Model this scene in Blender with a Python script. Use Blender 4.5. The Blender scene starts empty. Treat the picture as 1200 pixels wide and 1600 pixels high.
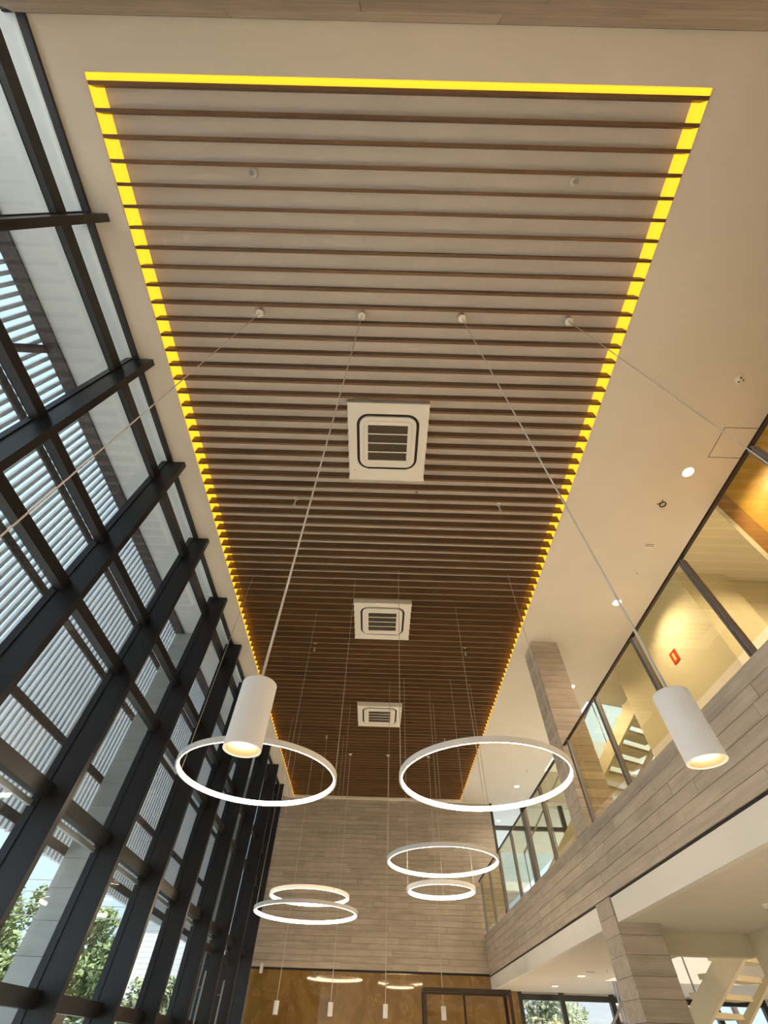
import bpy, bmesh, math, random
from mathutils import Matrix, Vector
random.seed(7)
S = bpy.context.scene
COL = S.collection

# ------------------------------------------------------------------ camera (eye at the origin, floor 1.6 m below)
cam_d = bpy.data.cameras.new('camera')
cam = bpy.data.objects.new('camera', cam_d); COL.objects.link(cam)
cam_d.sensor_fit = 'HORIZONTAL'; cam_d.sensor_width = 36.0
cam_d.lens = 647.38 / 1200 * 36.0
cam_d.clip_start = 0.02; cam_d.clip_end = 400
cam.matrix_world = Matrix(((0.9995656801, -0.0292521077, 0.0035728661, 0),
                           (-0.0211238982, -0.7957458834, -0.6052621497, 0),
                           (0.0205482870, 0.6049237994, -0.7960181937, 0), (0, 0, 0, 1)))
# the photograph's camera looks forward and up
m3 = cam.matrix_world.to_3x3()
S.camera = cam

# ------------------------------------------------------------------ colour management, sky, sun
S.view_settings.view_transform = 'Standard'; S.view_settings.look = 'None'
S.view_settings.exposure = 0.45; S.view_settings.gamma = 1.0
S.view_settings.use_curve_mapping = False
W = bpy.data.worlds.new('sky'); S.world = W; W.use_nodes = True
nt = W.node_tree; nt.nodes.clear()
wo = nt.nodes.new('ShaderNodeOutputWorld'); bg = nt.nodes.new('ShaderNodeBackground')
tc = nt.nodes.new('ShaderNodeTexCoord'); sx = nt.nodes.new('ShaderNodeSeparateXYZ'); rp = nt.nodes.new('ShaderNodeValToRGB')
nt.links.new(tc.outputs['Generated'], sx.inputs[0]); nt.links.new(sx.outputs['Z'], rp.inputs[0])
rp.color_ramp.elements[0].position = 0.0; rp.color_ramp.elements[0].color = (0.62, 0.78, 0.86, 1)
rp.color_ramp.elements[1].position = 0.9; rp.color_ramp.elements[1].color = (0.56, 0.73, 0.88, 1)
nt.links.new(rp.outputs[0], bg.inputs[0]); bg.inputs[1].default_value = 1.2
nt.links.new(bg.outputs[0], wo.inputs[0])
sun_d = bpy.data.lights.new('sun', 'SUN'); sun_d.energy = 7.0; sun_d.angle = 0.02; sun_d.color = (1, .95, .87)
sun = bpy.data.objects.new('sun', sun_d); COL.objects.link(sun)
sun.rotation_euler = Vector((-0.28, 0.30, -0.9)).to_track_quat('-Z', 'Y').to_euler()

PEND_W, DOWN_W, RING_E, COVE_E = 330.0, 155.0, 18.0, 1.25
WARM = (1.0, 0.79, 0.55)

# ------------------------------------------------------------------ materials
def new_mat(name):
    m = bpy.data.materials.new(name); m.use_nodes = True
    return m, m.node_tree, m.node_tree.nodes['Principled BSDF']
def plain(name, c, rough=.5, metal=0.0, var=.06, scale=6.0, bump=0.0):
    m, t, b = new_mat(name)
    b.inputs['Roughness'].default_value = rough; b.inputs['Metallic'].default_value = metal
    tcn = t.nodes.new('ShaderNodeTexCoord'); n = t.nodes.new('ShaderNodeTexNoise'); n.inputs['Scale'].default_value = scale
    n.inputs['Detail'].default_value = 4
    r = t.nodes.new('ShaderNodeValToRGB')
    r.color_ramp.elements[0].position = .3; r.color_ramp.elements[1].position = .7
    r.color_ramp.elements[0].color = tuple(x * (1 - var) for x in c) + (1,)
    r.color_ramp.elements[1].color = tuple(min(1, x * (1 + var)) for x in c) + (1,)
    t.links.new(tcn.outputs['Object'], n.inputs['Vector']); t.links.new(n.outputs['Fac'], r.inputs[0]); t.links.new(r.outputs[0], b.inputs['Base Color'])
    if bump:
        bp = t.nodes.new('ShaderNodeBump'); bp.inputs['Strength'].default_value = bump; bp.inputs['Distance'].default_value = .01
        t.links.new(n.outputs['Fac'], bp.inputs['Height']); t.links.new(bp.outputs[0], b.inputs['Normal'])
    return m
def grain(name, c0, c1, rough=.6, sc=(1.2, 16, 26), rnd=.25, bump=.25):
    """long streaks along local x; every object gets its own patch and shade"""
    m, t, b = new_mat(name); L = t.links.new
    tcn = t.nodes.new('ShaderNodeTexCoord'); oi = t.nodes.new('ShaderNodeObjectInfo')
    mu = t.nodes.new('ShaderNodeMath'); mu.operation = 'MULTIPLY'; mu.inputs[1].default_value = 57.0
    ad = t.nodes.new('ShaderNodeVectorMath'); ad.operation = 'ADD'
    mp = t.nodes.new('ShaderNodeMapping'); mp.inputs['Scale'].default_value = sc
    n = t.nodes.new('ShaderNodeTexNoise'); n.inputs['Scale'].default_value = 1.0; n.inputs['Detail'].default_value = 6; n.inputs['Roughness'].default_value = .62
    n2 = t.nodes.new('ShaderNodeTexNoise'); n2.inputs['Scale'].default_value = 3.0; n2.inputs['Detail'].default_value = 3
    mxn = t.nodes.new('ShaderNodeMix'); mxn.data_type = 'FLOAT'; mxn.inputs[0].default_value = .35
    r = t.nodes.new('ShaderNodeValToRGB'); r.color_ramp.elements[0].position = .32; r.color_ramp.elements[1].position = .68
    r.color_ramp.elements[0].color = c0 + (1,); r.color_ramp.elements[1].color = c1 + (1,)
    hs = t.nodes.new('ShaderNodeHueSaturation')
    mr = t.nodes.new('ShaderNodeMapRange'); mr.inputs['To Min'].default_value = 1 - rnd; mr.inputs['To Max'].default_value = 1 + rnd
    L(oi.outputs['Random'], mu.inputs[0]); L(tcn.outputs['Object'], ad.inputs[0]); L(mu.outputs[0], ad.inputs[1])
    L(ad.outputs[0], mp.inputs[0]); L(mp.outputs[0], n.inputs['Vector']); L(ad.outputs[0], n2.inputs['Vector'])
    L(n.outputs['Fac'], mxn.inputs[2]); L(n2.outputs['Fac'], mxn.inputs[3]); L(mxn.outputs[0], r.inputs[0])
    L(r.outputs[0], hs.inputs['Color']); L(oi.outputs['Random'], mr.inputs[0]); L(mr.outputs[0], hs.inputs['Value'])
    L(hs.outputs[0], b.inputs['Base Color']); b.inputs['Roughness'].default_value = rough
    if bump:
        bp = t.nodes.new('ShaderNodeBump'); bp.inputs['Strength'].default_value = bump; bp.inputs['Distance'].default_value = .004
        L(n.outputs['Fac'], bp.inputs['Height']); L(bp.outputs[0], b.inputs['Normal'])
    return m
def glow(name, c, e):
    m, t, b = new_mat(name)
    b.inputs['Base Color'].default_value = tuple(x * .15 for x in c) + (1,); b.inputs['Emission Color'].default_value = c + (1,)
    b.inputs['Emission Strength'].default_value = e
    return m
def glass(name, tint, refl=1.0):
    m = bpy.data.materials.new(name); m.use_nodes = True; t = m.node_tree; t.nodes.clear(); L = t.links.new
    o = t.nodes.new('ShaderNodeOutputMaterial'); mx = t.nodes.new('ShaderNodeMixShader')
    tr = t.nodes.new('ShaderNodeBsdfTransparent'); tr.inputs[0].default_value = tint + (1,)
    gl = t.nodes.new('ShaderNodeBsdfGlossy'); gl.inputs['Roughness'].default_value = .01; gl.inputs[0].default_value = (.95, .97, 1, 1)
    lw = t.nodes.new('ShaderNodeLayerWeight'); lw.inputs[0].default_value = .5
    pw = t.nodes.new('ShaderNodeMath'); pw.operation = 'POWER'; pw.inputs[1].default_value = 5
    ma = t.nodes.new('ShaderNodeMath'); ma.operation = 'MULTIPLY_ADD'; ma.inputs[1].default_value = .9 * refl; ma.inputs[2].default_value = .045 * refl
    L(lw.outputs['Facing'], pw.inputs[0]); L(pw.outputs[0], ma.inputs[0]); L(ma.outputs[0], mx.inputs[0])
    L(tr.outputs[0], mx.inputs[1]); L(gl.outputs[0], mx.inputs[2]); L(mx.outputs[0], o.inputs[0])
    return m
def marble(name):
    m, t, b = new_mat(name); L = t.links.new
    tcn = t.nodes.new('ShaderNodeTexCoord'); oi = t.nodes.new('ShaderNodeObjectInfo')
    mu = t.nodes.new('ShaderNodeMath'); mu.operation = 'MULTIPLY'; mu.inputs[1].default_value = 31.0
    ad = t.nodes.new('ShaderNodeVectorMath'); ad.operation = 'ADD'
    n = t.nodes.new('ShaderNodeTexNoise'); n.inputs['Scale'].default_value = 1.6; n.inputs['Detail'].default_value = 7; n.inputs['Distortion'].default_value = 1.4
    r = t.nodes.new('ShaderNodeValToRGB'); e = r.color_ramp.elements
    e[0].position = .30; e[0].color = (.175, .100, .028, 1); e[1].position = .72; e[1].color = (.28, .175, .06, 1)
    v = e.new(.505); v.color = (.225, .135, .042, 1); v2 = e.new(.52); v2.color = (.29, .19, .075, 1); v3 = e.new(.535); v3.color = (.23, .138, .043, 1)
    L(oi.outputs['Random'], mu.inputs[0]); L(tcn.outputs['Object'], ad.inputs[0]); L(mu.outputs[0], ad.inputs[1]); L(ad.outputs[0], n.inputs['Vector'])
    L(n.outputs['Fac'], r.inputs[0]); L(r.outputs[0], b.inputs['Base Color'])
    b.inputs['Roughness'].default_value = .03; b.inputs['IOR'].default_value = 1.7
    return m

M = dict(
    plaster=plain('ceiling_plaster', (.74, .69, .61), .9, var=.02, scale=2),
    white=plain('white_paint', (.80, .775, .72), .8, var=.02, scale=2),
    backing=plain('backing_board', (.72, .665, .61), .9, var=.03, scale=3),
    slat=grain('slat_wood', (.108, .054, .020), (.185, .097, .038), .55, (0.9, 18, 30), .12, .15),
    concrete=grain('board_marked_concrete', (.35, .295, .235), (.56, .485, .40), .75, (1.1, 12, 22), .09, .5),
    pale_concrete=grain('pale_concrete', (.46, .46, .43), (.58, .58, .55), .8, (1, 6, 9), .06, .3),
    joint=plain('dark_joint_mortar', (.13, .115, .10), .9),  # one even dark tone for joints, cores and thin lines
    beamdark=plain('dark_edge_concrete', (.10, .085, .085), .85, var=.35, scale=22, bump=.6),
    frame=plain('graphite_aluminium', (.019, .019, .022), .36, .2, .05, 3),
    bead=plain('grey_bead', (.42, .42, .42), .5, .3),
    blade=plain('louvre_metal', (.78, .80, .83), .5, .05, .04, 3),
    soffit=plain('outside_soffit', (.84, .84, .81), .85, var=.02),
    pane=glass('window_glass', (.91, .94, .95)),
    rail_glass=glass('balustrade_glass', (.955, .93, .80)),
    steel=plain('brushed_steel', (.30, .30, .32), .3, .55, .05, 30),
    darksteel=plain('dark_bronze_steel', (.055, .04, .033), .4, .6),
    lampwhite=plain('white_lamp_enamel', (.80, .78, .77), .45, var=.01),
    plastic=plain('white_plastic', (.82, .78, .70), .5, var=.01),
    black=plain('black_recess', (.015, .013, .012), .7),
    filt=plain('grille_filter', (.10, .075, .05), .8, var=.3, scale=60),
    cord=plain('white_cord', (.62, .56, .49), .6),
    cable=plain('steel_cable', (.50, .44, .36), .4, .3),
    cove=glow('cove_glow', (1.0, .475, .022), COVE_E),
    ring=glow('ring_diffuser', (1.0, .78, .50), RING_E),
    lens=glow('lamp_lens', (1.0, .82, .55), 8.0),
    reflector=plain('warm_reflector', (.38, .27, .16), .4, .2),
    marble=marble('brown_marble'),
    wood=grain('veneer_panel', (.40, .215, .03), (.56, .33, .055), .45, (0.8, 5, 7), .05, .0),
    woodtrim=grain('veneer_trim', (.28, .13, .035), (.36, .18, .05), .5, (1, 9, 12), .05, .0),
    cream=plain('cream_wall', (.68, .62, .46), .85, var=.02),
    floor=plain('floor_stone', (.60, .56, .50), .35, var=.08, scale=1.2),
    ground=plain('paving', (.60, .58, .55), .9, var=.12, scale=.6),
    red=plain('sign_red', (.55, .045, .012), .5),
    signface=plain('sign_cream', (.85, .66, .25), .5),
    leaf=plain('leaves', (.22, .28, .12), .7, var=.45, scale=2.5),
    leaf2=plain('pale_leaves', (.30, .33, .19), .7, var=.4, scale=2.5),
    bark=plain('bark', (.14, .10, .07), .9, var=.3),
    siding=plain('white_siding', (.78, .79, .78), .7, var=.02),
    brick=plain('pink_render', (.52, .33, .25), .85, var=.12, scale=8),
    roofgrey=plain('grey_roofing', (.42, .44, .47), .7, var=.06),
    corr=plain('corrugated_sheet', (.20, .22, .25), .6, .2, .08, 3),
    winpane=plain('far_window_pane', (.05, .055, .06), .1),
)

# ------------------------------------------------------------------ mesh helpers
def bm_box(bm, x0, x1, y0, y1, z0, z1):
    v = [bm.verts.new((x, y, z)) for x in (x0, x1) for y in (y0, y1) for z in (z0, z1)]
    for f in ((0, 1, 3, 2), (4, 6, 7, 5), (0, 4, 5, 1), (2, 3, 7, 6), (0, 2, 6, 4), (1, 5, 7, 3)):
        bm.faces.new([v[i] for i in f])
def bm_lathe(bm, prof, n=32, c=(0, 0), close=False):
    """prof = [(r, z)...] swept about the vertical through c"""
    rows = []
    for r, z in prof:
        rows.append([bm.verts.new((c[0] + r * math.cos(2 * math.pi * k / n), c[1] + r * math.sin(2 * math.pi * k / n), z)) for k in range(n)] if r > 1e-6 else [bm.verts.new((c[0], c[1], z))])
    pairs = list(zip(rows, rows[1:])) + ([(rows[-1], rows[0])] if close else [])
    for a, b in pairs:
        for k in range(n):
            q = [a[k % len(a)], a[(k + 1) % n % len(a)], b[(k + 1) % n % len(b)], b[k % len(b)]]
            q2 = []
            for w in q:
                if w not in q2: q2.append(w)
            if len(q2) > 2: bm.faces.new(q2)
def bm_tube(bm, p, q, r, n=8):
    p, q = Vector(p), Vector(q); d = (q - p).normalized()
    a = d.orthogonal().normalized(); b = d.cross(a)
    A = [bm.verts.new(p + (a * math.cos(2 * math.pi * k / n) + b * math.sin(2 * math.pi * k / n)) * r) for k in range(n)]
    B = [bm.verts.new(q + (a * math.cos(2 * math.pi * k / n) + b * math.sin(2 * math.pi * k / n)) * r) for k in range(n)]
    for k in range(n): bm.faces.new((A[k], A[(k + 1) % n], B[(k + 1) % n], B[k]))
    bm.faces.new(A[::-1]); bm.faces.new(B)
def bm_prism(bm, poly, z0, z1):
    A = [bm.verts.new((x, y, z0)) for x, y in poly]; B = [bm.verts.new((x, y, z1)) for x, y in poly]
    n = len(poly)
    bm.faces.new(A[::-1]); bm.faces.new(B)
    for k in range(n): bm.faces.new((A[k], A[(k + 1) % n], B[(k + 1) % n], B[k]))
def rsq(w, h, r, n=6):
    pts = []
    for cx, cy, a0 in ((w / 2 - r, h / 2 - r, 0), (-w / 2 + r, h / 2 - r, 90), (-w / 2 + r, -h / 2 + r, 180), (w / 2 - r, -h / 2 + r, 270)):
        for k in range(n + 1):
            a = math.radians(a0 + 90 * k / n); pts.append((cx + r * math.cos(a), cy + r * math.sin(a)))
    return pts
def bm_frame(bm, outer, inner, z0, z1):
    n = len(outer)
    R = [[bm.verts.new((x, y, z)) for x, y in pl] for pl, z in ((outer, z0), (inner, z0), (inner, z1), (outer, z1))]
    for a, b in ((0, 1), (1, 2), (2, 3), (3, 0)):
        for k in range(n): bm.faces.new((R[a][k], R[a][(k + 1) % n], R[b][(k + 1) % n], R[b][k]))
def mesh(name, build, smooth=False):
    me = bpy.data.meshes.new(name); bm = bmesh.new(); build(bm)
    bmesh.ops.recalc_face_normals(bm, faces=bm.faces)
    if smooth:
        for f in bm.faces: f.smooth = True
    bm.to_mesh(me); bm.free()
    if smooth: me.set_sharp_from_angle(angle=math.radians(35))
    return me
def put(name, me, mat, parent=None, loc=(0, 0, 0), rz=0.0):
    o = bpy.data.objects.new(name, me); COL.objects.link(o)
    if mat is not None and len(me.materials) == 0: me.materials.append(mat)
    o.location = loc; o.rotation_euler = (0, 0, rz)
    if parent is not None: o.parent = parent
    return o
def obj(name, build, mat, parent=None, loc=(0, 0, 0), rz=0.0, smooth=False):
    return put(name, mesh(name, build, smooth), mat, parent, loc, rz)
def box(name, b, mat, parent=None, bevel=0.0):
    """b = world (or parent-local) bounds; the origin sits at the centre"""
    x0, x1, y0, y1, z0, z1 = b; c = ((x0 + x1) / 2, (y0 + y1) / 2, (z0 + z1) / 2)
    def f(bm):
        bm_box(bm, x0 - c[0], x1 - c[0], y0 - c[1], y1 - c[1], z0 - c[2], z1 - c[2])
        if bevel: bmesh.ops.bevel(bm, geom=bm.edges[:], offset=bevel, segments=2, affect='EDGES', profile=.6)
    return obj(name, f, mat, parent, c)
def boxes(name, bs, mat, parent=None, loc=(0, 0, 0), rz=0.0):
    def f(bm):
        for b in bs: bm_box(bm, *b)
    return obj(name, f, mat, parent, loc, rz)
def empty(name, loc=(0, 0, 0), rz=0.0):
    o = bpy.data.objects.new(name, None); COL.objects.link(o); o.location = loc; o.rotation_euler = (0, 0, rz); o.empty_display_size = .2
    return o
def tag(o, label, cat, group=None):
    o['label'] = label; o['category'] = cat
    if group: o['group'] = group
    return o
def struct(o): o['kind'] = 'structure'; return o
def dup(root, loc=None):
    r = root.copy(); COL.objects.link(r)
    if loc is not None: r.location = loc
    for c in list(root.children):
        d = c.copy(); COL.objects.link(d); d.parent = r
        for g in list(c.children):
            e = g.copy(); COL.objects.link(e); e.parent = d
    return r

BOARD = {}
def board_mesh(L, th, h, mat):
    k = (round(L, 2), th, h, mat.name)
    if k not in BOARD:
        def f(bm):
            bm_box(bm, -L / 2, L / 2, -th / 2, th / 2, -h / 2, h / 2)
            bmesh.ops.bevel(bm, geom=[e for e in bm.edges if all(abs(v.co.y) > th / 2 - 1e-5 for v in e.verts)], offset=.0025, segments=1, affect='EDGES')
        BOARD[k] = mesh('board', f); BOARD[k].materials.append(mat)
    return BOARD[k]
def clad(parent, axis, a0, a1, face, sign, z0, z1, rows, lens, mat, th=.02, gap=.004):
    """boards in staggered courses on a vertical face; axis 'x' or 'y' is the long way; the face looks to sign*"""
    h = (z1 - z0) / rows
    for r in range(rows):
        zc = z0 + (r + .5) * h; a = a0 - random.random() * lens[0]
        while a < a1 - .02:
            L = random.choice(lens); s, e = max(a, a0), min(a + L, a1); a += L
            if e - s < .12: continue
            if a1 - e < .12: e = a1; a = a1
            L2 = round((e - s - gap) / .05) * .05 if e < a1 and s > a0 else round(e - s - gap, 2)
            L2 = min(L2, e - s - gap / 2) if L2 > 0 else e - s - gap
            me = board_mesh(e - s - gap if True else L2, th, round(h - gap, 4), mat)
            off = face + sign * (random.uniform(-.0025, .0015) - th / 2)
            c = (s + e) / 2
            if axis == 'x': put('board', me, None, parent, (c, off, zc))
            else: put('board', me, None, parent, (off, c, zc), math.pi / 2)

ZC, ZF = 5.2, -1.6       # ceiling and floor
XG = -3.2                # curtain wall glass
YE = 16.0                # end wall face

# ------------------------------------------------------------------ floor and ground
struct(box('floor', (-3.3, 10, -8, 16.2, ZF - .2, ZF), M['floor']))
struct(box('ground', (-60, 60, -40, 90, ZF - .5, ZF - .22), M['ground']))

# ------------------------------------------------------------------ ceiling (plaster, with the long slot for the slats and the stair void)
def f(bm):
    T = ZC + .3
    bm_box(bm, -3.2, 2.7675, -1.3, -.825, ZC, T)
    bm_box(bm, -3.2, -2.775, -.825, 15.95, ZC, T)
    bm_box(bm, -3.2, 2.7675, 15.95, 16.3, ZC, T)
    bm_prism(bm, [(2.7675, -1.3), (10, -1.3), (10, 10.9), (6.5, 9.85), (5.3233, 9.53), (4.9, 9.42), (2.7675, 9.42)], ZC, T)
    bm_box(bm, 2.7675, 4.9, 9.42, 16.3, ZC, T)
    bm_box(bm, 4.9, 10, 13.4, 16.3, ZC, T)
    bm_box(bm, -4.2, 10, -1.3, 9.42, T + .3, T + .45)      # roof deck over the slot
    bm_box(bm, -4.2, 4.9, 9.42, 16.3, T + .3, T + .45)
struct(obj('ceiling', f, M['plaster']))
# fine access hatch outline in the plaster
h = empty('access_hatch', (4.75, 2.6, ZC)); tag(h, 'square flush access hatch in the white ceiling beside the timber wall', 'access hatch')
boxes('hatch_frame', [(-.24, .24, -.24, -.233, -.003, .0), (-.24, .24, .213, .22, -.003, .0), (-.24, -.233, -.24, .22, -.003, .0), (.233, .24, -.24, .22, -.003, .0)], M['joint'], h)
box('hatch_lid', (-.23, .23, -.23, .21, -.002, .0), M['plaster'], h)

# concrete beam over the entrance, above the camera
bt = struct(empty('trim_1', (0, -1.15, ZC)))
boxes('beam_core', [(-3.3, 10, -.45, -.02, -1.1, -.0)], M['joint'], bt)
boxes('shadow_gap', [(-3.3, 10, -.02, -.006, -.03, 0)], M['black'], bt)
clad(bt, 'x', -3.2, 6.0, 0, 1, -1.09, -.03, 5, (1.6, 2.2, 2.6), M['concrete'])
# low bridge behind it closes the entrance side
struct(box('trim_2', (-3.3, 10, -8, -1.6, 2.2, 2.6), M['white']))
struct(box('wall_sky_block', (-3.3, 10, -8.2, -8, ZF, 2.6), M['white']))  # unseen wall added to keep sky light out from behind
struct(box('wall_entrance', (-3.3, 10, -1.62, -1.55, 2.6, 5.6), M['white']))

# ------------------------------------------------------------------ slatted ceiling raft
raft = empty('slatted_ceiling', (0, 0, ZC))
tag(raft, 'long raft of dark brown timber slats hung below a pale backing board', 'slatted ceiling')
P, T_, D_ = .178, .029, .128
CASS = [(2.16, 3.36), (6.13, 7.25), (9.94, 10.97)]
def f(bm): bm_box(bm, -2.69, 2.685, -.79, 15.9, .130, .16)
obj('backing_board', f, M['backing'], raft)
sl_full = mesh('slat', lambda bm: bm_box(bm, -2.766, 2.762, -T_ / 2, T_ / 2, .002, D_)); sl_full.materials.append(M['slat'])
sl_half = mesh('slat', lambda bm: bm_box(bm, -1.10, 1.10, -T_ / 2, T_ / 2, .002, D_)); sl_half.materials.append(M['slat'])
k = 0
while True:
    y = -.757 + P * k; k += 1
    if y > 15.88: break
    if any(a - .03 < y < b + .02 for a, b in CASS):
        put('slat', sl_half, None, raft, (-1.66, y, 0)); put('slat', sl_half, None, raft, (1.656, y, 0))
    else: put('slat', sl_full, None, raft, (0, y, 0))

# LED cove round the raft
cv = empty('cove_light', (0, 0, ZC)); tag(cv, 'yellow glowing light strip framing the slatted ceiling', 'cove light')
for b in ((-2.772, -2.69, -.80, 15.93), (2.685, 2.765, -.80, 15.93), (-2.772, 2.765, -.823, -.79), (-2.7, 2.7, 15.9, 15.94)):
    box('diffuser', (b[0], b[1], b[2], b[3], .133, .145), M['cove'], cv)
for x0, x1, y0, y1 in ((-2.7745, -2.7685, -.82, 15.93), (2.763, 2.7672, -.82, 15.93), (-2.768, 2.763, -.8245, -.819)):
    box('glowing_slot_wall', (x0, x1, y0, y1, .018, .132), M['cove'], cv)  # slot walls made to glow, standing in for LED light falling on them

# ------------------------------------------------------------------ ceiling cassettes
def cassette(y0, y1, label):
    c = (y0 + y1) / 2 - .02; t = empty('air_conditioner', (0, c, ZC)); tag(t, label, 'air conditioner', 'ceiling cassettes')
    h0, h1 = y0 - c, y1 - c; g = .44
    sq = [(-.54, h0), (.54, h0), (.54, h1), (-.54, h1)]
    boxes('surround', [(-.545, .545, h0, -g, 0, .1), (-.545, .545, g, h1, 0, .1), (-.545, -g, -g, g, 0, .1), (g, .545, -g, g, 0, .1)], M['plastic'], t)
    def ring(w0, r0, w1, r1, z0, z1):
        return lambda bm: bm_frame(bm, rsq(w0, w0, r0), rsq(w1, w1, r1), z0, z1)
    obj('corner_plate', ring(.885, .01, .855, .165, .001, .02), M['plastic'], t)
    obj('air_slot', lambda bm: bm_prism(bm, rsq(.87, .87, .17), .028, .05), M['black'], t)
    obj('panel', ring(.775, .125, .66, .08, -.012, .028), M['plastic'], t, smooth=False)
    obj('grille_frame', ring(.655, .075, .545, .004, -.016, .02), M['plastic'], t)
    fl = [(-.28, .28, .415, .432, .006, .012), (-.28, .28, -.432, -.415, .006, .012)]
    for b in fl: box('air_flap', b, M['plastic'] if False else M['black'], t)
    gr = obj('grille', lambda bm: bm_box(bm, -.275, .275, -.275, .275, .0, .02), M['filt'], t)
    def fins(bm):
        for i in range(36):
            x = -.27 + .54 * i / 35; bm_box(bm, x - .0025, x + .0025, -.272, .272, -.008, .0)
    v = obj('grille_vane', fins, M['filt'], t); v['kind'] = 'stuff'
    for y in (-.14, 0, .14): box('grille_bar', (-.275, .275, y - .007, y + .007, -.015, -.004), M['plastic'], t)
    box('sensor_dot', (-.47, -.458, h0 * 0 + .45, .462, -.003, .001), M['black'], t)
    return t
cassette(*CASS[0], 'white square ceiling air conditioner, nearest of the three')
cassette(*CASS[1], 'white square ceiling air conditioner, middle one of three')
cassette(*CASS[2], 'white square ceiling air conditioner, farthest of three, by end wall')

# ------------------------------------------------------------------ curtain wall
cw = struct(empty('window_1', (XG, 0, 0)))
FY = [.195 + 1.475 * k for k in range(-3, 11)]
fin = mesh('mullion', lambda bm: (bm_box(bm, .0, .25, 0, .072, ZF, ZC - .002), bm_box(bm, -.08, .0, -.012, .084, ZF, ZC - .004))); fin.materials.append(M['frame'])
for y in FY: put('mullion', fin, None, cw, (0, y, 0))
TR = [(5.16, 5.198, .085), (4.735, 4.885, .03), (3.425, 3.53, .06), (2.72, 2.835, .06), (1.42, 1.545, .055), (.20, .32, .06), (-1.6, -1.45, .06)]
ends = FY + [16.0]
for a, b in zip(ends, ends[1:]):
    y0, y1 = a + .075, b - .003
    for z0, z1, d in TR:
        box('transom', (.015 if z1 > 5 else -.04, d, y0, y1, z0, z1), M['frame'], cw)
    for (l0, l1, _), (u0, u1, __) in zip(TR[::-1], TR[::-1][1:]):
        box('glass_pane', (-.035, -.023, y0, y1, l1, 5.198 if u0 > 5 else u0), M['pane'], cw)
    box('daylit_bead', (-.075, -.037, y0 + .02, y1 - .02, 1.355, 1.398), M['bead'], cw)  # pale grey stands in for daylight on the frame underside
# swing doors in the far bays
for y0 in (11.30, 12.9):
    d = struct(empty('door_%d' % (1 if y0 < 12 else 2), (XG, y0, ZF)))
    H = 2.85
    boxes('door_leaf_frame', [(.0, .05, .0, .1, 0, H), (.0, .05, .92, 1.02, 0, H), (.0, .05, .1, .92, 0, .12), (.0, .05, .1, .92, H - .1, H)], M['frame'], d)
    box('door_glass', (.02, .032, .1, .92, .12, H - .1), M['pane'], d)
    obj('pull_handle', lambda bm: (bm_tube(bm, (.13, .16, .5), (.13, .16, 2.5), .018, 12), bm_tube(bm, (.05, .16, .7), (.13, .16, .7), .012), bm_tube(bm, (.05, .16, 2.3), (.13, .16, 2.3), .012)), M['steel'], d, smooth=True)

# ------------------------------------------------------------------ outside: soffit, edge beam, louvres, columns
struct(box('trim_3', (-4.06, XG - .002, -3, 16.4, ZC, ZC + .3), M['soffit']))
struct(box('trim_4', (-4.235, -4.06, -3, 16.4, ZC - .03, ZC + .5), M['beamdark']))
lv = empty('louvre_screen', (-4.30, 0, 0)); tag(lv, 'tall screen of light metal vertical louvre blades outside the window wall', 'louvre screen')
blade = mesh('blade', lambda bm: (bm_box(bm, -.035, .035, -.021, .021, 1.50, ZC + .25),
                                  bmesh.ops.bevel(bm, geom=[e for e in bm.edges if abs(e.verts[0].co.z - e.verts[1].co.z) > 1], offset=.012, segments=2, affect='EDGES')))
blade.materials.append(M['blade'])
for k in range(0, 162):
    put('blade', blade, None, lv, (0, -.6 + .1045 * k, 0))
for z in (4.42, 3.45, 2.49, 1.62): box('rail', (.036, .066, -.8, 16.5, z - .045, z + .045), M['beamdark'], lv)
def br(bm):
    w = .05
    for (y, z), (y2, z2) in (((1.43, 4.72), (1.57, 5.16)),):
        for x in (.07, .11): pass
        A = [bm.verts.new((x, y + s * w, z)) for x in (.068, .1) for s in (-1, 1)]; B = [bm.verts.new((x, y2 + s * w, z2)) for x in (.068, .1) for s in (-1, 1)]
        for q in ((0, 1, 3, 2),): bm.faces.new([A[i] for i in q]); bm.faces.new([B[i] for i in q])
        for i, j in ((0, 1), (1, 3), (3, 2), (2, 0)): bm.faces.new((A[i], A[j], B[j], B[i]))
bra = mesh('brace', br); bra.materials.append(M['beamdark'])
for y in (0, 2.9, 8.75, 11.6): put('brace', bra, None, lv, (0, y, 0))
def blocks(root, x0, x1, y0, y1, z0, z1, h, mat, n=None):
    n = max(1, round((z1 - z0) / h)); h = (z1 - z0) / n
    me = [mesh('block', lambda bm, d=d: (bm_box(bm, -(x1 - x0) / 2 + d, (x1 - x0) / 2 - d, -(y1 - y0) / 2 + d, (y1 - y0) / 2 - d, -h / 2 + .0015, h / 2 - .0015),
          bmesh.ops.bevel(bm, geom=bm.edges[:], offset=.002, segments=1, affect='EDGES'))) for d in (0, .0015, .003)]
    for m_ in me: m_.materials.append(mat)
    for k in range(n):
        put('block', random.choice(me), None, root, ((x0 + x1) / 2, (y0 + y1) / 2, z0 + (k + .5) * h))
for y, lab in ((7.22, 'pale outdoor concrete column beyond the glass, nearer one'), (14.6, 'pale outdoor concrete column beyond the glass, farther one')):
    c = empty('concrete_column', (0, 0, ZF)); tag(c, lab, 'column', 'outdoor columns')
    blocks(c, -4.225, -3.76, y, y + .5, -.2, ZC - ZF, .30, M['pale_concrete'])

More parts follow.
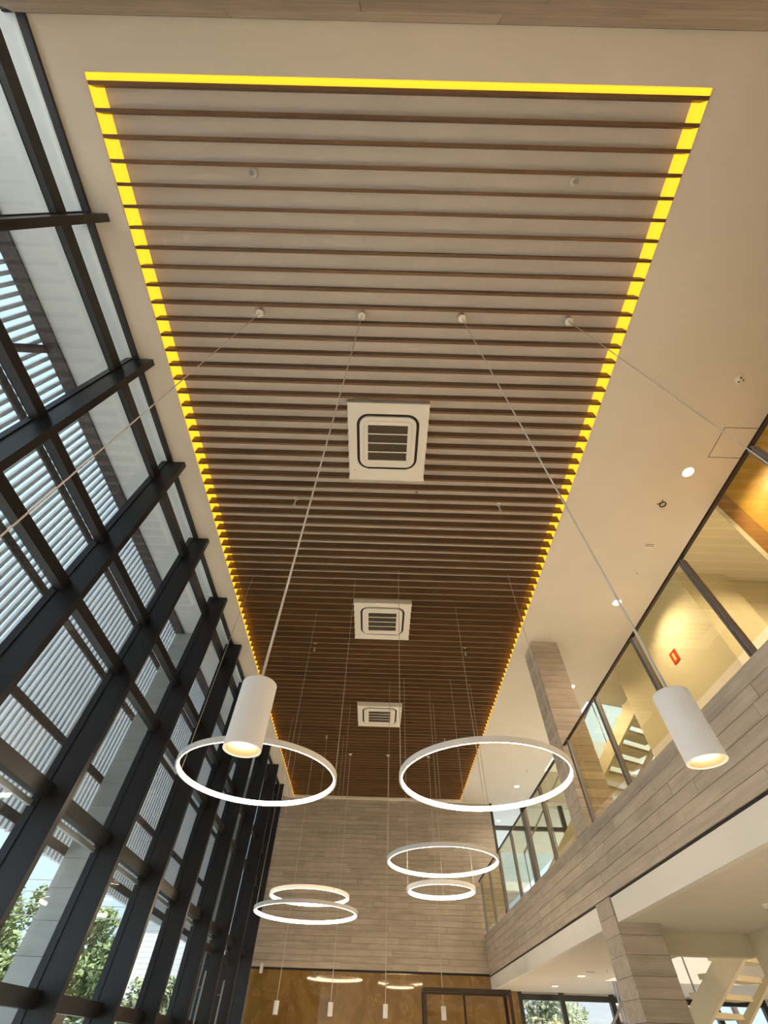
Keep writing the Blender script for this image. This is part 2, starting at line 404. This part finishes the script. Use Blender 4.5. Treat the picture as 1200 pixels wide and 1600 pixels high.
# ------------------------------------------------------------------ end wall
ew = struct(empty('wall_back', (0, YE, 0)))
boxes('wall_core', [(-3.2, 3.72, .021, .35, ZF, ZC)], M['joint'], ew)
clad(ew, 'x', -3.2, 3.73, 0, -1, 1.36, ZC, 32, (1.0, 1.3, 1.6, 2.0), M['concrete'])
boxes('ceiling_bead', [(-3.0, 3.7, -.02, 0, ZC - .03, ZC)], M['white'], ew)
boxes('shadow_gap', [(-3.2, 3.73, .012, .03, 1.32, 1.36)], M['black'], ew)
mp_ = [-3.2, -2.05, -.9, .25, 1.4, 2.55, 3.7]
for z0, z1 in ((ZF, -.1), (-.1, 1.32)):
    for a, b in zip(mp_, mp_[1:]): box('marble_panel', (a + .002, b - .002, .0, .02, z0 + .002, z1 - .002), M['marble'], ew)

# ------------------------------------------------------------------ mezzanine
XM = 3.0456
mz = struct(empty('wall_mezzanine', (XM, 0, 0)))
boxes('parapet_core', [(.021, .22, -1.1, 16.0, 1.33, 2.045)], M['joint'], mz)
clad(mz, 'y', -1.1, 15.99, 0, -1, 1.33, 2.05, 6, (1.2, 1.6, 2.0, 2.4), M['concrete'])
boxes('coping', [(-.001, .22, -1.1, 15.99, 2.046, 2.056)], M['concrete'], mz)
boxes('shadow_gap', [(.02, .10, -1.1, 15.99, 1.305, 1.33)], M['black'], mz)
for y0, y1 in ((-1.1, 7.155), (7.69, 15.99)): boxes('fascia', [(.012, .10, y0, y1, 1.08, 1.305)], M['white'], mz)
# slab: white soffit below, floor above (stair well left open)
def f(bm):
    bm_box(bm, .1, 6.95, -1.1, 7.15, 1.08, 1.30); bm_box(bm, .56, 1.9, 7.15, 7.7, 1.08, 1.30); bm_box(bm, .1, 1.9, 7.7, 15.99, 1.08, 1.30)
    bm_box(bm, .22, 6.95, -1.1, 7.15, 1.30, 1.95); bm_box(bm, .56, 1.9, 7.15, 7.7, 1.30, 1.95); bm_box(bm, .22, 1.9, 7.7, 15.99, 1.30, 1.95)
    bm_box(bm, 1.9, 6.95, 13.2, 15.99, 1.08, 1.95)
obj('slab', f, M['plaster'], mz)

# interior column, below and above the mezzanine beam
c = empty('clad_column', (0, 0, 0)); tag(c, 'square column clad in wood-marked concrete courses, rising through the mezzanine edge', 'column')
blocks(c, 3.035, 3.565, 7.16, 7.68, 2.06, ZC, .125, M['concrete'])
blocks(c, 3.035, 3.565, 7.16, 7.68, ZF, 1.32, .17, M['concrete'])

# balustrades
def balustrade(y0, y1, posts, label):
    t = empty('glass_balustrade', (XM, 0, 2.056)); tag(t, label, 'balustrade', 'mezzanine balustrades')
    def f(bm):
        bm_box(bm, -.005, .03, y0, y1, 1.108, 1.13)
    obj('handrail', f, M['darksteel'], t)
    pm = mesh('post', lambda bm: (bm_box(bm, -.008, .05, -.028, -.012, 0, 1.10), bm_box(bm, -.008, .05, .012, .028, 0, 1.10), bm_box(bm, .0, .03, -.012, .012, .25, .30), bm_box(bm, .0, .03, -.012, .012, .85, .9)))
    pm.materials.append(M['steel'])
    cuts = [y0] + list(posts) + [y1]
    for y in posts: put('post', pm, None, t, (0, y, 0))
    for a, b in zip(cuts, cuts[1:]):
        if b - a > .25: box('glass_pane', (.012, .022, a + .045, b - .045, .085, 1.09), M['rail_glass'], t)
balustrade(-1.1, 7.14, (-1.05, .31, 1.62, 2.93, 4.235, 5.607, 6.93), 'glass balustrade with steel posts on the near mezzanine stretch, before the column')
balustrade(7.71, 15.96, (8.84, 10.06, 10.19, 11.48, 12.91, 14.3, 15.6), 'glass balustrade with steel posts on the far mezzanine stretch, past the column')

# rooms on the mezzanine
tw = struct(empty('wall_timber', (5.05, 0, 1.95)))
for a, b in ((-1.1, .7), (.71, 2.2), (2.21, 3.42)): boxes('veneer_sheet', [(0, .03, a, b, 0, 3.25)], M['wood'], tw)
boxes('veneer_edge', [(0, .03, 3.425, 3.63, 0, 3.25)], M['woodtrim'], tw)
boxes('pale_jamb', [(.0, .5, 3.635, 3.70, 0, 3.25)], M['cream'], tw)
boxes('partition', [(.03, .5, -1.1, 3.63, 0, 3.25)], M['joint'], tw)
struct(box('wall_sign_side', (5.05, 5.9, 5.1, 8.05, 1.95, ZC), M['cream']))
struct(box('wall_corridor', (5.9, 10, 5.24, 5.5, 1.95, ZC), M['cream']))
struct(box('wall_stair_well', (5.1, 10, 5.3, 5.5, ZF, 1.95), M['cream']))
struct(boxes('wall_right', [(10, 10.2, -1.3, 16.3, ZF, ZC + 3)], M['white']))
sg = empty('wall_sign', (5.05, 6.19, 4.27)); tag(sg, 'small red square sign with pale bar on the cream mezzanine wall', 'sign')
box('sign_plate', (-.012, 0, -.095, .095, -.10, .10), M['red'], sg)
box('sign_bar', (-.015, -.012, -.028, .028, -.06, .06), M['signface'], sg)

# below the mezzanine: side room wall, lintel
struct(box('wall_side_room', (4.92, 5.1, -1.1, 7.66, ZF, 1.08), M['cream']))
struct(box('wall_lintel', (3.57, 4.92, 7.66, 7.8, .87, 1.08), M['cream']))

# ------------------------------------------------------------------ glazing beyond the end wall, both floors
w2 = struct(empty('window_2', (0, 16.1, 0)))
for x in (3.76, 4.83, 6.1, 7.4, 8.7, 9.95):
    box('mullion', (x - .06, x + .06, -.05, .08, ZF, ZC), M['frame'], w2)
for z in (-.05 + ZF + .1, 1.0, 4.55):
    box('transom', (3.8, 9.9, -.04, .07, z - .05, z + .05), M['frame'], w2)
xs = (3.82, 4.77, 4.89, 6.04, 6.16, 7.34, 7.46, 8.64, 8.76, 9.89)
for a, b in zip(xs[::2], xs[1::2]):
    for z0, z1 in ((ZF + .1, .95), (2.0, 4.5), (4.6, ZC)): box('glass_pane', (a, b, .0, .012, z0, z1), M['pane'], w2)
    box('spandrel', (a, b, -.02, .05, 1.05, 2.0), M['white'], w2)
p_ = empty('steel_post', (5.16, 13.17, ZF)); tag(p_, 'slim twin-tube steel post rising behind the lower column', 'post')
for dx in (-.03, .03): obj('tube', lambda bm, dx=dx: bm_tube(bm, (dx, 0, 0), (dx, 0, 2.68), .022, 12), M['steel'], p_, smooth=True)

# ------------------------------------------------------------------ stairs (turned 24 degrees), one flight per storey
def flight(name, z0, n, label, base):
    t = empty(name, base, math.radians(25)); tag(t, label, 'staircase', 'open-riser flights')
    run, rise, w = .28, .1775, .52
    tr = mesh('tread', lambda bm: bm_box(bm, -w, w, -.15, .15, -.06, 0)); tr.materials.append(M['cream'])
    for k in range(n): put('tread', tr, None, t, (0, -run * k, rise * (k + 1)))
    for x0, x1 in ((-w - .07, -w), (w, w + .07)):
        def f(bm):
            lo = .26 if x0 < 0 else .06; p = [(.15, -.10), (.15, .12), (-run * n, rise * n + (.10 if x0 < 0 else -.02)), (-run * n, rise * n - lo)]
            A = [bm.verts.new((x0, y, z)) for y, z in p]; B = [bm.verts.new((x1, y, z)) for y, z in p]
            bm.faces.new(A); bm.faces.new(B[::-1])
            for i in range(4): bm.faces.new((A[i], A[(i + 1) % 4], B[(i + 1) % 4], B[i]))
        obj('stringer', f, M['cream'], t)
    def rl(bm):
        for k in range(0, n, 4): bm_tube(bm, (-w - .035, -run * k, rise * (k + 1)), (-w - .035, -run * k, rise * (k + 1) + .9), .012)
        bm_tube(bm, (-w - .035, 0, rise + .9), (-w - .035, -run * (n - 1), rise * n + .9), .02)
    obj('stair_rail', rl, M['steel'], t, smooth=True)
    return t
dx, dy = .28 * math.sin(math.radians(25)), -.28 * math.cos(math.radians(25))
kk = (4.1 - 1.95) / .1775
b_up = (5.5 - dx * kk, 9.6 - dy * kk, 1.95); b_lo = (5.5 - dx * kk, 9.85 - dy * kk, ZF)
flight('staircase', 1.95, 20, 'white open-riser stair flight climbing from the mezzanine behind the glass', b_up)
flight('staircase', ZF, 19, 'white open-riser stair flight below the mezzanine, at lower right', b_lo)
# roof lantern over the stair void
rl_ = empty('roof_lantern', (0, 0, ZC + .3)); tag(rl_, 'glazed roof lantern with dark bars over the white upper stair', 'skylight')
boxes('corrugated_wall', [(4.75, 4.9, 9.45, 13.4, 0, 2.0)] + [(4.9, 4.93, 9.5 + .16 * k, 9.58 + .16 * k, 0, 2.0) for k in range(24)], M['corr'], rl_)
boxes('lantern_wall', [(4.9, 10, 13.4, 13.5, 0, .6)], M['white'], rl_)
for y in (10.4, 11.4, 12.4): boxes('lantern_bar', [(4.9, 10, y - .05, y + .05, 1.9, 2.0)], M['frame'], rl_)
box('lantern_glass', (4.9, 10, 9.42, 13.4, 2.0, 2.02), M['pane'], rl_)

# ------------------------------------------------------------------ pendant lights
LN = mesh('lamp_body', lambda bm: bm_lathe(bm, [(0, .178), (.044, .178), (.048, .174), (.048, 0), (.041, 0), (.041, .03), (0, .03)], 48), True); LN.materials.append(M['lampwhite'])
RN = mesh('reflector', lambda bm: bm_lathe(bm, [(.0405, .001), (.0335, .018), (.0335, .0285), (.0405, .0285)], 40, close=True), True); RN.materials.append(M['reflector'])
EN = mesh('lens', lambda bm: bm_lathe(bm, [(0, .014), (.033, .014), (.033, .02), (0, .02)], 32), True); EN.materials.append(M['lens'])
def spot(parent, z, w, size, r=.03, col=WARM):
    d = bpy.data.lights.new('spot', 'SPOT'); d.energy = w; d.spot_size = math.radians(size); d.spot_blend = .6; d.color = col; d.shadow_soft_size = r
    o = bpy.data.objects.new('light_source', d); COL.objects.link(o); o.parent = parent; o.location = (0, 0, z)
def pendant(x, y, z, label, grp, rc=.0042):
    t = empty('pendant_light', (x, y, z)); tag(t, label, 'pendant lamp', grp)
    put('lamp_body', LN, None, t); put('reflector', RN, None, t); put('lens', EN, None, t)
    top = ZC + .105 - z
    obj('cord', lambda bm: bm_tube(bm, (0, 0, .178), (0, 0, top), rc, 8), M['cord'], t, smooth=True)
    obj('ceiling_rose', lambda bm: bm_lathe(bm, [(0, top), (.046, top), (.046, top - .07), (.042, top - .085), (.012, top - .085), (.012, top - .10), (0, top - .10)], 28), M['plastic'], t, smooth=True)
    spot(t, -.004, PEND_W, 110)
g1 = 'near row of cylinder pendants'
pendant(-1.536, 1.113, .46, 'white cylinder pendant whose cord slants off to the far left', g1)
pendant(-.343, 1.113, .46, 'white cylinder pendant in front of the left big ring light', g1)
pendant(.825, 1.11, .465, 'white cylinder pendant in front of the concrete mezzanine edge', g1)
pendant(2.072, 1.11, .46, 'white cylinder pendant whose cord slants off to the right edge', g1)
g2 = 'far row of cylinder pendants'
for x, w in zip((-1.87, -.80, .285, 1.435), ('leftmost', 'second from left', 'third from left', 'rightmost')):
    pendant(x, 12.75, .46, 'small white cylinder pendant before the brown marble, %s of four' % w, g2, .0055)

# ------------------------------------------------------------------ ring lights
def ring(cx, cy, z, r, label, ang=(180, 0, 80)):
    t = empty('ring_light', (cx, cy, z)); tag(t, label, 'ring lamp', 'hanging ring lights')
    n = 96; hh = .054
    obj('ring_body', lambda bm: bm_lathe(bm, [(r, 0), (r, hh), (r - .032, hh), (r - .032, hh - .006), (r - .012, hh - .008), (r - .012, .008), (r - .022, .006), (r - .022, 0)], n, close=True), M['lampwhite'], t, smooth=True)
    obj('diffuser', lambda bm: bm_lathe(bm, [(r - .013, .0075), (r - .0225, .0065), (r - .0225, -.001), (r - .030, -.001), (r - .036, .008), (r - .036, hh - .014), (r - .03, hh - .0065), (r - .013, hh - .0075)], n, close=True), M['ring'], t, smooth=True)
    for a in ang:
        x, y = (r - .016) * math.cos(math.radians(a)), (r - .016) * math.sin(math.radians(a))
        obj('cable', lambda bm: bm_tube(bm, (x, y, hh), (x, y, ZC - z), .0042, 6), M['cable'], t, smooth=True)
ring(-1.433, 5.52, 1.98, .943, 'large glowing ring light at left, behind the near cylinder pendant')
ring(1.22, 5.25, 1.92, .977, 'large glowing ring light at right, beside the mezzanine')
ring(1.13, 8.84, 1.98, .933, 'wide glowing ring light before the end wall, upper of the right pair')
ring(1.05, 8.66, 1.58, .54, 'small glowing ring light hanging under the wide right one')
ring(-1.25, 10.8, 1.83, .768, 'glowing ring light before the end wall, upper of left pair', (180, 100, -65))
ring(-1.265, 10.664, 1.58, .967, 'wide glowing ring light before the end wall, lower of left pair', (180, 70, -55))

# ------------------------------------------------------------------ downlights and small ceiling devices
DR = mesh('trim_ring', lambda bm: bm_lathe(bm, [(.095, 0), (.092, -.006), (.078, -.006), (.072, .0)], 36, close=True), True); DR.materials.append(M['plastic'])
DE = mesh('lens', lambda bm: bm_lathe(bm, [(0, -.002), (.073, -.002), (.073, -.001), (0, -.001)], 32), True); DE.materials.append(M['lens'])
def downlight(x, y, z, label, grp, w=DOWN_W, size=150):
    t = empty('downlight', (x, y, z)); tag(t, label, 'downlight', grp)
    put('trim_ring', DR, None, t); put('lens', DE, None, t); spot(t, -.012, w, size, .06)
g = 'upper ceiling downlights'
for y, w in ((3.07, 'nearest, beside the timber wall'), (5.91, 'second, beside the slats'), (8.8, 'third, next to the column top'), (11.68, 'fourth, behind the right ring light'), (14.57, 'last, by the end wall')):
    downlight(4.35, y, ZC, 'round recessed downlight above the mezzanine, ' + w, g)
downlight(5.62, 3.95, ZC, 'small recessed downlight beside the timber wall edge in the recess', g, 150)
g = 'downlights under the mezzanine'
for y, w in ((2.6, 'nearest'), (5.4, 'beside the side-room wall'), (12.5, 'before the glazing'), (14.5, 'closest to the end glazing')):
    downlight(4.25, y, 1.08, 'round downlight in the soffit under the mezzanine, ' + w, g, 40 if y < 6 else 90)
downlight(7.5, 4.4, ZC, 'recessed downlight deep in the mezzanine corridor recess', 'upper ceiling downlights', 240)

bl = empty('added_stair_lamp', (7.2, 5.52, .6)); tag(bl, 'round added lamp, out of sight, warming the lower stair well', 'added lamp')  # lamp added to warm the stair hall, no known fixture there
obj('housing', lambda bm: bm_tube(bm, (0, 0, 0), (0, .05, 0), .12, 28), M['plastic'], bl, smooth=True)
obj('lens', lambda bm: bm_tube(bm, (0, .05, 0), (0, .07, 0), .10, 28), M['lens'], bl, smooth=True)
pd = bpy.data.lights.new('stair_glow', 'POINT'); pd.energy = 140; pd.color = WARM; pd.shadow_soft_size = .1
po_ = bpy.data.objects.new('light_source', pd); COL.objects.link(po_); po_.parent = bl; po_.location = (0, .2, 0)
def sprinkler(x, y, label, zt=ZC + .105, drop=.15):
    t = empty('sprinkler', (x, y, zt)); tag(t, label, 'sprinkler', 'ceiling sprinklers')
    obj('escutcheon', lambda bm: bm_lathe(bm, [(0, 0), (.04, 0), (.036, -.012), (.012, -.016), (0, -.016)], 24), M['plastic'], t, smooth=True)
    obj('stem', lambda bm: bm_tube(bm, (0, 0, 0), (0, 0, -drop), .011, 10), M['plastic'], t, smooth=True)
    obj('deflector', lambda bm: bm_lathe(bm, [(0, -drop), (.024, -drop), (.024, -drop - .006), (0, -drop - .006)], 16), M['steel'], t, smooth=True)
for y, w in ((-.16, 'nearest'), (3.81, 'second'), (7.61, 'third'), (11.6, 'farthest')):
    for x, s in ((-1.41, 'left'), (1.77, 'right')):
        sprinkler(x, y, 'small sprinkler head between the slats, %s in the %s row' % (w, s), drop=.09 if y < 0 else .17)
sprinkler(.464, 3.54, 'small sprinkler head just behind the nearest air conditioner', drop=.13)
sd = empty('smoke_detector', (4.35, 1.71, ZC)); tag(sd, 'white round smoke detector on the right side of the ceiling', 'smoke detector')
obj('base', lambda bm: bm_lathe(bm, [(0, 0), (.055, 0), (.055, -.012), (0, -.012)], 28), M['plastic'], sd, smooth=True)
obj('dome', lambda bm: bm_lathe(bm, [(0, -.045), (.02, -.043), (.034, -.03), (.04, -.012), (0, -.012)], 28), M['plastic'], sd, smooth=True)
for a in (0, 120, 240): box('vent_slot', (.028 * math.cos(math.radians(a)) - .007, .028 * math.cos(math.radians(a)) + .007, .028 * math.sin(math.radians(a)) - .007, .028 * math.sin(math.radians(a)) + .007, -.046, -.03), M['black'], sd)
er = empty('ceiling_ring', (4.23, 3.65, ZC)); tag(er, 'small dark empty lamp ring with a wire in the ceiling', 'ceiling fitting')
obj('ring', lambda bm: bm_lathe(bm, [(.052, 0), (.052, -.012), (.038, -.012), (.038, 0)], 28, close=True), M['darksteel'], er, smooth=True)
obj('clip', lambda bm: (bm_tube(bm, (-.05, -.02, -.006), (-.09, .0, -.006), .005), bm_tube(bm, (-.03, -.05, -.006), (-.035, -.085, -.006), .005)), M['darksteel'], er)
for x, y, z, lab in ((4.37, 4.48, ZC, 'thin slot vent in the upper ceiling past the dark lamp ring'), (4.2, 11.8, 1.08, 'thin slot vent in the soffit under the mezzanine')):
    sv = empty('slot_vent', (x, y, z)); tag(sv, lab, 'vent')
    boxes('vent_frame', [(-.09, .09, -.05, .05, -.006, 0)], M['plastic'], sv)
    for dy_ in (-.02, .015): box('vent_slit', (-.075, .075, dy_ - .006, dy_ + .006, -.008, -.005), M['filt'], sv)
for x, y, z, lab in ((4.38, 5.09, ZC, 'tiny nozzle in the upper ceiling before the second downlight'), (4.37, 13.37, ZC, 'tiny detector in the upper ceiling before the last downlight'), (4.34, 11.3, 1.08, 'small detector in the soffit under the mezzanine, by the column'), (4.2, 5.97, 1.08, 'small nozzle in the near soffit at right edge')):
    nz = empty('ceiling_detector', (x, y, z)); tag(nz, lab, 'detector', 'small ceiling detectors')
    obj('housing', lambda bm: bm_lathe(bm, [(0, 0), (.035, 0), (.032, -.02), (.012, -.035), (0, -.035)], 20), M['plastic'], nz, smooth=True)
    obj('tip', lambda bm: bm_lathe(bm, [(0, -.035), (.01, -.035), (.008, -.05), (0, -.05)], 12), M['steel'], nz, smooth=True)
sp = empty('wall_speaker', (-2.86, 15.95, 1.33)); tag(sp, 'small white box speaker at the left end of the marble top edge', 'speaker')
box('cabinet', (-.035, .035, -.05, .045, -.09, .09), M['plastic'], sp, .012)
box('speaker_grille', (-.028, .028, -.054, -.049, -.08, .08), M['white'], sp)

# dark steel portal in front of the marble
po = empty('door_portal', (1.03, 12.2, ZF)); tag(po, 'dark steel cuboid portal frame standing before the brown marble wall', 'portal')
Wd, Dp, Hh, b = 1.64, .5, 2.44, .028
for x in (0, Wd):
    for y in (0, Dp): box('upright', (x - b, x + b, y - b, y + b, 0, Hh), M['darksteel'], po)
for y in (0, Dp): box('top_bar', (b, Wd - b, y - b, y + b, Hh - 2 * b, Hh), M['darksteel'], po)
for x in (0, Wd): box('side_bar', (x - b, x + b, b, Dp - b, Hh - 2 * b, Hh), M['darksteel'], po)
box('centre_upright', (.82 - .02, .82 + .02, Dp - .02, Dp + .02, 0, Hh - .06), M['darksteel'], po)
box('side_panel', (Wd + .03, Wd + .06, -.02, Dp, 0, Hh - .08), M['woodtrim'], po)

# ------------------------------------------------------------------ outdoors, left
def tree(x, y, top, rad, mat, label, n=2600, squash=1.0, grp='trees outside'):
    t = empty('leafy_tree', (x, y, ZF - .22)); tag(t, label, 'tree', grp)
    H = top - ZF + .22; cz = H - rad * squash
    obj('trunk', lambda bm: (bm_tube(bm, (0, 0, 0), (.1, 0, cz), .14, 8), bm_tube(bm, (.05, 0, cz * .6), (.7 * rad * .6, .2, cz + .3 * rad), .06, 6), bm_tube(bm, (.05, 0, cz * .6), (-.6 * rad * .6, -.2, cz + .3 * rad), .06, 6)), M['bark'], t)
    cl = [(random.gauss(0, .45), random.gauss(0, .45), random.uniform(-.7, .7)) for _ in range(26)]
    def f(bm):
        for _ in range(n):
            c = random.choice(cl); d = Vector((random.gauss(0, 1), random.gauss(0, 1), random.gauss(0, 1))).normalized() * .36 * random.random() ** .4
            p = Vector(c) + d
            if p.length > 1.02: p = p.normalized() * random.uniform(.85, 1.02)
            p = Vector((p.x * rad, p.y * rad, cz + p.z * rad * squash))
            a = Vector((random.gauss(0, 1), random.gauss(0, 1), random.gauss(0, .6))).normalized(); bb = a.orthogonal().normalized(); s = random.uniform(.075, .145)
            v = [bm.verts.new(p + a * s * i + bb * s * .5 * j) for i, j in ((-1, 0), (0, -1), (1, 0), (0, 1))]
            bm.faces.new(v)
    o = obj('foliage', f, mat, t); o['kind'] = 'stuff'
tree(-13.2, 20.2, 3.85, 2.15, M['leaf'], 'tall bushy green tree seen through the lower left glass', 12000)
tree(-9.75, 20.6, 3.1, 1.35, M['leaf'], 'green tree beside the pale outdoor column, through the second glass bay', 6500)
tree(-10.6, 26.6, 2.0, 1.9, M['leaf2'], 'low pale-green tree below the white sided building', 6000)
tree(-9.8, 31.2, 2.3, 1.6, M['leaf2'], 'farther low pale-green tree below the white sided building', 6000)
tree(-13.5, 15.0, 2.4, 2.2, M['leaf'], 'broad green tree outside at the far left edge', 6500)
hb = empty('sided_building', (-14, 33.6, ZF - .22)); tag(hb, 'white clapboard building behind the trees, left side', 'building')
boxes('wall', [(0, 9, 0, 8, 0, 6.6)], M['siding'], hb)
pl = mesh('siding_board', lambda bm: bm_box(bm, 0, 9, -.03, 0, -.1, .1)); pl.materials.append(M['siding'])
pl2 = mesh('siding_board', lambda bm: bm_box(bm, 9, 9.03, 0, 8, -.1, .1)); pl2.materials.append(M['siding'])
for k in range(24): put('siding_board', pl, None, hb, (0, 0, 1.6 + .21 * k)); put('siding_board', pl2, None, hb, (0, 0, 1.6 + .21 * k))
boxes('roof', [(-.3, 9.3, -.3, 8.3, 6.6, 6.9)], M['roofgrey'], hb)
for k, z in enumerate((3.55, 3.0, 2.75, 2.5, 2.25)):
    tag(obj('power_line', lambda bm: bm_tube(bm, (-4.9, 16.5 + .1 * k, z), (-24, 17.6 + .1 * k, z + .3), .012, 6), M['bead']), 'thin overhead cable crossing the view outside the left glass, %s' % ('highest', 'second highest', 'middle', 'second lowest', 'lowest')[k], 'cable', 'overhead cables')
pp = empty('utility_pole', (-24.2, 17.8, ZF - .22)); tag(pp, 'timber utility pole carrying the overhead cables far left', 'pole')
obj('pole', lambda bm: bm_tube(bm, (0, 0, 0), (0, 0, 6.2), .13, 10), M['bark'], pp)
box('crossarm', (-.06, .06, -.9, .9, 5.3, 5.42), M['bark'], pp)

# outdoors, right
struct(box('trim_5', (3.73, 10.2, 16.35, 21.4, ZC, ZC + .3), M['soffit']))
gb = empty('grey_building', (6.3, 30, ZF - .22)); tag(gb, 'grey flat-roofed building seen through the far mezzanine glazing', 'building')
boxes('wall', [(0, 5, 0, 6, 0, 7.4)], M['roofgrey'], gb); boxes('roof', [(-.4, 5.4, -.4, 6.4, 7.4, 7.75)], M['siding'], gb)
for x in (.8, 2.4): box('window', (x, x + .9, -.04, 0, 5.2, 6.6), M['winpane'], gb)
pb = empty('pink_house', (8.6, 37, ZF - .22)); tag(pb, 'pink rendered house with grey roof outside the ground floor glazing', 'building')
boxes('wall', [(-4, 7, 0, 6, 0, 3.9)], M['brick'], pb)
def f(bm):
    v = [(-4.4, -.4, 3.9), (7.4, -.4, 3.9), (7.4, 3, 5.1), (-4.4, 3, 5.1), (-4.4, 6.4, 3.9), (7.4, 6.4, 3.9)]
    q = [bm.verts.new(c) for c in v]
    bm.faces.new((q[0], q[1], q[2], q[3])); bm.faces.new((q[3], q[2], q[5], q[4])); bm.faces.new((q[0], q[3], q[4])); bm.faces.new((q[1], q[5], q[2])); bm.faces.new((q[0], q[4], q[5], q[1]))
obj('roof', f, M['roofgrey'], pb)
for x in (-2.5, .0, 2.6, 3.8, 5.4):
    w_ = box('window', (x, x + .95, -.06, 0, 1.9, 3.3), M['darksteel'], pb)
    box('pane', (-.4, .4, -.045, -.03, -.6, .6), M['winpane'], w_)
tree(7.1, 27.0, 3.3, 1.9, M['leaf2'], 'pale-green tree outside the ground floor glazing, before the pink house', 3200)
for k, z in enumerate((8.0, 7.55)):
    tag(obj('power_line', lambda bm: bm_tube(bm, (2, 28.5, z), (16, 28.2, z - .3), .015, 6), M['joint']), 'thin overhead cable across the sky in the mezzanine glazing, %s' % ('upper', 'lower')[k], 'cable', 'overhead cables')
for o in (empty('utility_pole', (1.9, 28.6, ZF - .22)), empty('utility_pole', (16.1, 28.3, ZF - .22))):
    tag(o, 'utility pole carrying cables beyond the end glazing, %s end' % ('left' if o.location.x < 5 else 'right'), 'pole', 'right poles')
    obj('pole', lambda bm: bm_tube(bm, (0, 0, 0), (0, 0, 10.2), .13, 10), M['bark'], o); box('crossarm', (-.7, .7, -.06, .06, 9.5, 9.62), M['bark'], o)
